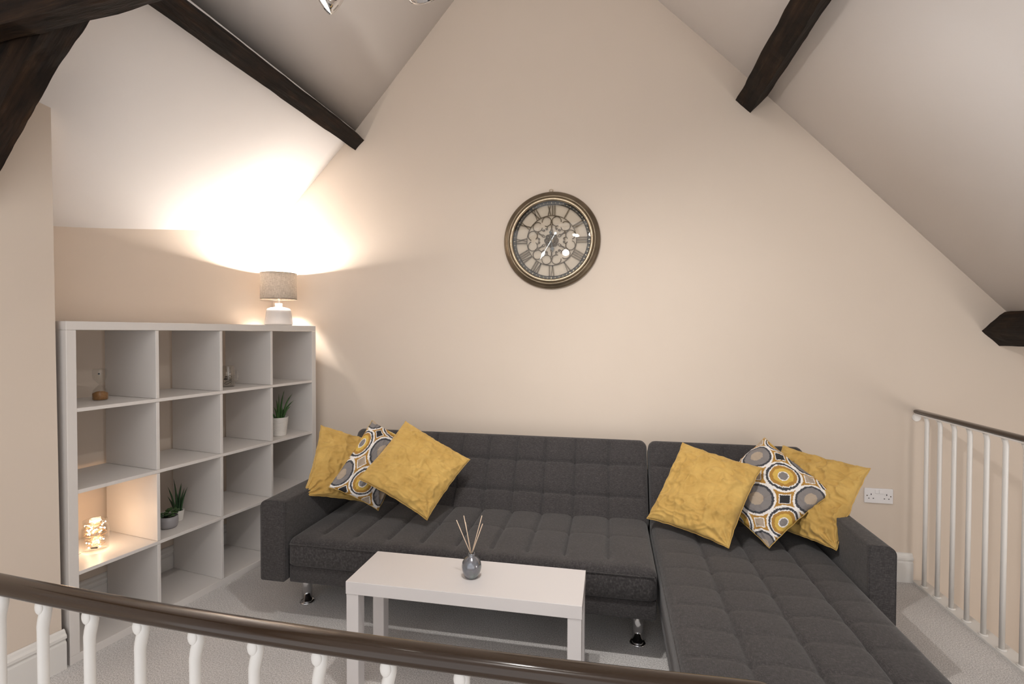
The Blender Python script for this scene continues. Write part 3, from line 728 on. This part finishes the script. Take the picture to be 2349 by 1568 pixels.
# ------------------------------------------------------------------ reed diffuser
rd = thing('reed_diffuser', 'pearly grey round vase of wooden reeds on the coffee table', 'reed diffuser', (1.861, -1.334, .450))
bm = bmesh.new(); lathe(bm, [(0, 0), (.022, 0), (.0265, .003), (.034, .018), (.0385, .034), (.0392, .046), (.036, .061), (.027, .074), (.017, .081), (.0132, .085), (.0128, .096), (.0112, .096), (.0112, .085), (.014, .080), (0, .074)], 48); obj('vase', bm, 'pearl_glaze', rd, True)
for (a, b_) in (((.004, -.003, .078), (-.058, -.015, .228)), ((.002, 0, .078), (-.030, -.008, .245)), ((-.003, .004, .078), (-.026, .002, .215)), ((-.003, -.002, .078), (.039, .012, .243)), ((-.004, .002, .078), (.044, .003, .214))):
    bm = bmesh.new(); tube(bm, [Vector(a).lerp(Vector(b_), t) for t in (0, .5, 1)], .0017, 8); obj('reed', bm, 'reed', rd, True)

# ------------------------------------------------------------------ wall clock
ck = thing('wall_clock', 'round bronze skeleton wall clock with roman numerals and scrollwork', 'clock', (2.021, -.001, 2.012))
def ring_y(name, prof, mat, n=96, parent=ck):     # prof: (radius, distance in front of the wall), closed
    bm = bmesh.new(); lathe(bm, [(r_, -d_) for r_, d_ in prof], n, (0, 0, 0), 'y'); return obj(name, bm, mat, parent, True)
ring_y('clock_frame', [(.272, .001), (.300, .001), (.308, .008), (.3105, .016), (.307, .024), (.300, .030), (.292, .031), (.288, .036), (.280, .042), (.273, .041), (.270, .036), (.268, .020), (.272, .001)], 'clock_bronze')
ring_y('frame_bead', [(.250, .020), (.269, .020), (.2705, .034), (.266, .044), (.258, .047), (.252, .043), (.249, .034), (.250, .020)], 'clock_gold')
ring_y('minute_track', [(.229, .010), (.252, .010), (.252, .014), (.229, .014), (.229, .010)], 'clock_ring_dark')
bm = bmesh.new()
for k in range(60):
    a = k*PI/30; r_ = .2405; s_ = .0032 if k % 5 == 0 else .0018
    box(bm, -s_/2, s_/2, -.0155, -.0139, r_-.005, r_+.005)
    bmesh.ops.rotate(bm, verts=bm.verts[-8:], cent=(0, 0, 0), matrix=Matrix.Rotation(a, 3, 'Y'))
obj('minute_marks', bm, 'clock_gold', ck)
ring_y('inner_ring', [(.1575, .010), (.1615, .010), (.1615, .014), (.1575, .014), (.1575, .010)], 'clock_iron')
NUM = ['XII', 'I', 'II', 'III', 'IIII', 'V', 'VI', 'VII', 'VIII', 'IX', 'X', 'XI']
def bar2(bm, x0, z0, x1, z1, w):
    dx, dz = x1-x0, z1-z0; L = math.hypot(dx, dz); nx, nz = -dz/L*w/2, dx/L*w/2
    f = [bm.verts.new((x, -.014, z)) for x, z in ((x0+nx, z0+nz), (x1+nx, z1+nz), (x1-nx, z1-nz), (x0-nx, z0-nz))]
    g_ = [bm.verts.new((v_.co.x, -.010, v_.co.z)) for v_ in f]
    bm.faces.new(f); bm.faces.new(g_[::-1])
    for i in range(4): bm.faces.new((f[i], g_[i], g_[(i+1) % 4], f[(i+1) % 4]))
for k, s_ in enumerate(NUM):
    wd = {'I': .0145, 'V': .026, 'X': .026}; tot = sum(wd[c] for c in s_); x = -tot/2; bm = bmesh.new(); z0, z1 = .1615, .2295
    for c in s_:
        w = wd[c]; m_ = x+w/2
        if c == 'I': bar2(bm, m_, z0, m_, z1, .0072)
        elif c == 'V': bar2(bm, m_-.009, z1, m_, z0, .0075); bar2(bm, m_+.009, z1, m_, z0, .0045)
        else: bar2(bm, m_-.009, z1, m_+.009, z0, .0075); bar2(bm, m_+.009, z1, m_-.009, z0, .0045)
        x += w
    bar2(bm, -tot/2+.001, z1-.0012, tot/2-.001, z1-.0012, .0035)
    bmesh.ops.rotate(bm, verts=bm.verts[:], cent=(0, 0, 0), matrix=Matrix.Rotation(k*PI/6, 3, 'Y'))
    obj('numeral', bm, 'clock_iron', ck)
# scrolls: twelve loops in six facing pairs
def scroll_pts(sgn):
    pts = []
    cx, cz, R0 = sgn*.0335, .1215, .0300
    for i in range(25):
        a = math.radians(-70 + i*(300/24)); pts.append((cx + sgn*-1*R0*math.sin(a)*-1, cz + R0*math.cos(a)))
    # from the loop's inner side down to the pair axis and into a small curl
    x0, z0 = pts[-1]; ex, ez = sgn*.010, .079
    for i in range(1, 9):
        f = i/9; pts.append((x0*(1-f)+sgn*.016*f + sgn*.006*math.sin(PI*f), z0*(1-f)+.083*f))
    for i in range(14):
        a = i/13*1.55*2*PI*.62; r_ = .0075*(1-i/18); pts.append((sgn*.0095 + sgn*r_*math.cos(a), .082 - r_*math.sin(a)))
    return pts
for k in range(6):
    for sgn in (1, -1):
        bm = bmesh.new(); tube(bm, [(x, -.012, z) for x, z in scroll_pts(sgn)], .0027, 6)
        # outer arm that joins its neighbour and runs to the hub
        ang = math.radians(30)
        t_ = [(sgn*.0645*(1-f) + sgn*.038*f + sgn*.004*math.sin(PI*f*2), -.012, .112*(1-f)+.052*f) for f in lin(0, 1, 10)]
        tube(bm, t_, .0022, 6)
        c_ = [(sgn*(.030+.0075*math.cos(a)), -.012, .050+.0075*math.sin(a)) for a in lin(0, 4.6, 12)]
        tube(bm, c_, .0020, 6)
        bmesh.ops.rotate(bm, verts=bm.verts[:], cent=(0, 0, 0), matrix=Matrix.Rotation(math.radians(30+60*k), 3, 'Y'))
        obj('scroll', bm, 'clock_iron', ck, True)
bm = bmesh.new()
for k in range(8):
    a = k*PI/4
    tube(bm, [(.030*math.sin(a)+.014*math.sin(t), -.014, .030*math.cos(a)+.014*math.cos(t)) for t in lin(0, 2*PI, 14)], .0034, 6)
    tube(bm, [(.030*math.sin(a)+.007*math.sin(t), -.016, .030*math.cos(a)+.007*math.cos(t)) for t in lin(0, 2*PI, 10)], .0026, 6)
obj('rosette', bm, 'clock_iron', ck, True)
bm = bmesh.new(); lathe(bm, [(0, -.020), (.012, -.020), (.020, -.015), (.022, -.008), (.022, 0)], 24, (0, 0, 0), 'y'); obj('clock_hub', bm, 'clock_bronze', ck, True)
def hand(name, L, w, ang, tail, mat):
    bm = bmesh.new()
    def poly(pts, y=-.024):
        f = [bm.verts.new((x, y, z)) for x, z in pts]; g_ = [bm.verts.new((x, y+.0015, z)) for x, z in pts]; bm.faces.new(f); bm.faces.new(g_[::-1])
        for i in range(len(pts)): bm.faces.new((f[i], g_[i], g_[(i+1) % len(pts)], f[(i+1) % len(pts)]))
    poly([(-w*.2, 0), (w*.2, 0), (w*.14, L*.55), (-w*.14, L*.55)])
    poly([(-w*.14, L*.52), (-w, L*.66), (-w*.85, L*.74), (-w*.25, L*.82), (0, L), (w*.25, L*.82), (w*.85, L*.74), (w, L*.66), (w*.14, L*.52)], -.0242)
    poly([(-w*.18, 0), (-w*.12, -tail), (w*.12, -tail), (w*.18, 0)], -.0238)
    c_ = (0, -tail-.006)
    poly([(c_[0]+.0085*math.cos(t), c_[1]+.0085*math.sin(t)) for t in lin(0, 2*PI*15/16, 15)], -.0244)
    bmesh.ops.rotate(bm, verts=bm.verts[:], cent=(0, 0, 0), matrix=Matrix.Rotation(ang, 3, 'Y')); return obj(name, bm, mat, ck)
hand('hour_hand', .080, .013, math.radians(173), .045, 'hand_black')
hand('minute_hand', .150, .011, math.radians(211), .045, 'hand_steel')
bm = bmesh.new(); lathe(bm, [(.2505, -.034), (.20, -.0345), (.12, -.0349), (.05, -.0351), (0, -.0352)], 72, (0, 0, 0), 'y', False); obj('clock_glass', bm, 'clock_glass', ck, True)
bm = bmesh.new(); tube(bm, [(.012*math.cos(a)-.004, -.006, .318+.011*math.sin(a)) for a in lin(-.6, PI+.6, 16)], .0020, 6); tube(bm, [(-.017, -.006, .326), (-.013, -.006, .318), (-.006, -.006, .312)], .0018, 6); tube(bm, [(.009, -.006, .326), (.005, -.006, .318), (-.002, -.006, .312)], .0018, 6)
obj('hanging_hook', bm, 'clock_gold', ck, True)

# ------------------------------------------------------------------ double socket
so = thing('double_socket', 'white double wall socket right of the sofa', 'socket', (3.923, 0, .485))
bm = bmesh.new(); box(bm, -.074, .074, -.010, 0, -.043, .043, .003, 3); obj('socket_plate', bm, 'socket_plastic', so)
for x in (-.011, .011): boxo('switch', (x-.0095, x+.0095, -.0135, -.009, .014, .036), 'socket_plastic', so, .0015, 2)
for sx_ in (-.040, .040):
    for (dx, dz, w, h) in ((0, .011, .0045, .009), (-.0115, -.012, .0065, .0045), (.0115, -.012, .0065, .0045)):
        boxo('pin_hole', (sx_+dx-w/2, sx_+dx+w/2, -.0103, -.009, dz-h/2-.003, dz+h/2-.003), 'socket_hole', so, 0)
for x in (-.061, .061):
    bm = bmesh.new(); lathe(bm, [(0, -.0112), (.0028, -.0110), (.0034, -.010), (.0034, -.009)], 14, (x, 0, 0), 'y'); obj('screw', bm, 'clock_iron', so)

# ------------------------------------------------------------------ right balustrade (along the stair opening)
rr = thing('stair_railing', 'far white baluster railing with brown handrail beside the stair opening', 'railing', (4.122, 0, 0))
def oval_rail(bm, p0, p1, w, h, n=24, seg=2, roundend=True):
    p0, p1 = Vector(p0), Vector(p1); t = (p1-p0).normalized(); s_ = t.cross(Vector((0, 0, 1))).normalized(); rings = []
    L = (p1-p0).length; xs = [(0, .55), (.004, .85), (.012, 1)] + [(L*i/seg, 1) for i in range(1, seg)] + [(L-.012, 1), (L-.004, .85), (L, .55)]
    for x, k in xs:
        ring = []
        for i in range(n):
            a = 2*PI*i/n; ca, sa = math.cos(a), math.sin(a)
            ex = 2/2.6
            px = math.copysign(abs(ca)**ex, ca)*w/2*k; pz = math.copysign(abs(sa)**ex, sa)*h/2*k
            ring.append(bm.verts.new(p0 + t*x + s_*px + Vector((0, 0, pz))))
        rings.append(ring)
    for a, b_ in zip(rings[:-1], rings[1:]):
        for i in range(n): bm.faces.new((a[i], a[(i+1) % n], b_[(i+1) % n], b_[i]))
    bm.faces.new(rings[0][::-1]); bm.faces.new(rings[-1])
bm = bmesh.new(); oval_rail(bm, (-.012, -.004, .981), (-.012, -2.35, .981), .044, .022, 20, 8); obj('handrail', bm, 'handrail_brown', rr, True)
bm = bmesh.new(); tube(bm, [(-.012, -.0005, .945), (-.012, -.006, .945)], .022, 28); obj('wall_plate', bm, 'white_gloss', rr)
bm = bmesh.new(); box(bm, -.026, .002, -2.33, -.004, .961, .970, .001); obj('rail_core', bm, 'white_gloss', rr)
b0 = None
for k in range(20):
    y = -.080 - .1135*k
    if b0 is None:
        bm = bmesh.new(); tube(bm, [(0, 0, .011), (0, 0, .5), (0, 0, .93), (-.004, 0, .948), (-.010, 0, .962)], [.0108, .0108, .0108, .0105, .0095], 18); b0 = obj('baluster', bm, 'white_gloss', rr, True); b0.location = (0, y, 0)
        bm = bmesh.new(); lathe(bm, [(0, .0122), (.019, .0122), (.018, .0165), (.0135, .0175), (0, .0175)], 20); c0 = obj('baluster_foot', bm, 'white_gloss', b0, True)
    else:
        c = b0.copy(); COL.objects.link(c); c.parent = rr; c.location = (0, y, 0)
        c1_ = c0.copy(); COL.objects.link(c1_); c1_.parent = c

# ------------------------------------------------------------------ near balustrade
fr_ = thing('gallery_railing', 'near railing with glossy brown handrail and bent white balusters', 'railing', (2.59, -2.601, 0))
def bow(x):                                     # the old rail bows slightly away from straight
    X = x + 2.59
    return .041*((X-2.2)/.87)**2*(1 if X < 2.2 else .8)
def bowed_rail(bm, x0, x1, zc, w, h, n=40, seg=48):
    rings = []
    L = x1-x0; xs = [(0, .45), (.003, .75), (.008, .93), (.016, 1)] + [(L*i/seg, 1) for i in range(1, seg)] + [(L-.008, .93), (L, .5)]
    for d_, k in xs:
        x = x1-d_ if True else x0; ring = []
        for i in range(n):
            a = 2*PI*i/n; ca, sa = math.cos(a), math.sin(a); ex = 2/2.5
            ring.append(bm.verts.new((x, bow(x) + math.copysign(abs(ca)**ex, ca)*w/2*k, zc + math.copysign(abs(sa)**ex, sa)*h/2*k)))
        rings.append(ring)
    for a, b_ in zip(rings[:-1], rings[1:]):
        for i in range(n): bm.faces.new((a[i], a[(i+1) % n], b_[(i+1) % n], b_[i]))
    bm.faces.new(rings[0][::-1]); bm.faces.new(rings[-1])
bm = bmesh.new(); bowed_rail(bm, -2.45, .006, .9740, .041, .0245); obj('handrail', bm, 'handrail_brown', fr_, True)
b1 = None
for k in range(23):
    x = 1.4485 + .1068*(k-11.0) - 2.59
    if x > -.06 or x < -2.4: continue
    if b1 is None:
        bm = bmesh.new()
        tube(bm, [(0, 0, 0), (0, 0, .4), (0, 0, .80), (0, 0, .908), (.0005, 0, .918), (.003, 0, .930), (.0065, 0, .944), (.008, 0, .966)], [.0079, .0079, .0079, .0081, .0086, .0090, .0087, .0080], 18)
        b1 = obj('baluster', bm, 'white_gloss', fr_, True)
        bm = bmesh.new(); bmesh.ops.create_uvsphere(bm, u_segments=16, v_segments=10, radius=1, matrix=Matrix.Translation((.0025, -.0075, .953)) @ Matrix.Diagonal((.0085, .0038, .0125, 1))); c2_ = obj('baluster_lug', bm, 'white_gloss', b1, True)
        b1.location = (x, bow(x), 0)
    else:
        c = b1.copy(); COL.objects.link(c); c.parent = fr_; c.location = (x, bow(x), 0)
        c3_ = c2_.copy(); COL.objects.link(c3_); c3_.parent = c

# ------------------------------------------------------------------ spotlights on the tie beam
def head(parent, loc, d):
    d = Vector(d); q = d.to_track_quat('Z', 'Y').to_matrix().to_4x4(); q.translation = loc
    def mk(name, prof, mat):
        bm = bmesh.new(); lathe(bm, [(a*1.28, b_*1.28) for a, b_ in prof], 36); bmesh.ops.transform(bm, matrix=q, verts=bm.verts[:]); return obj(name, bm, mat, parent, True)
    hd = mk('spot_head', [(.0335, 0), (.0345, -.004), (.0335, -.016), (.029, -.030), (.022, -.046), (.016, -.062), (.010, -.072), (0, -.074), (0, -.066), (.008, -.064), (.014, -.056), (.027, -.026), (.0315, -.004), (.0335, 0)], 'chrome')
    mk('lit_lens', [(0, -.003), (.0315, -.004), (.0315, -.006), (0, -.006)], 'lit_spot')
    return hd
sp_ = thing('spotlight_bar', 'chrome ceiling spotlights hanging at the top edge left of centre', 'ceiling light', (0, 0, 0))
boxo('mounting_bar', (1.66, 2.30, -1.955, -1.925, 2.495, 2.510), 'chrome', sp_, .004, 2)
for nm, (lc, dr) in (('a', SPOT1), ('b', SPOT2), ('c', SPOT3), ('d', SPOT_FILL)):  # head d is an added one, housing the carpet fill
    lc_ = lc
    head(sp_, lc_, dr); back = lc_ - dr*.078
    topp = Vector((max(1.68, min(2.28, back.x + (.03 if nm == 'a' else 0))), -1.94, 2.50))
    bm = bmesh.new(); tube(bm, [back, back.lerp(topp, .35) + Vector((0, 0, .004)), topp], .0075, 12); obj('swivel_arm', bm, 'chrome', sp_, True)
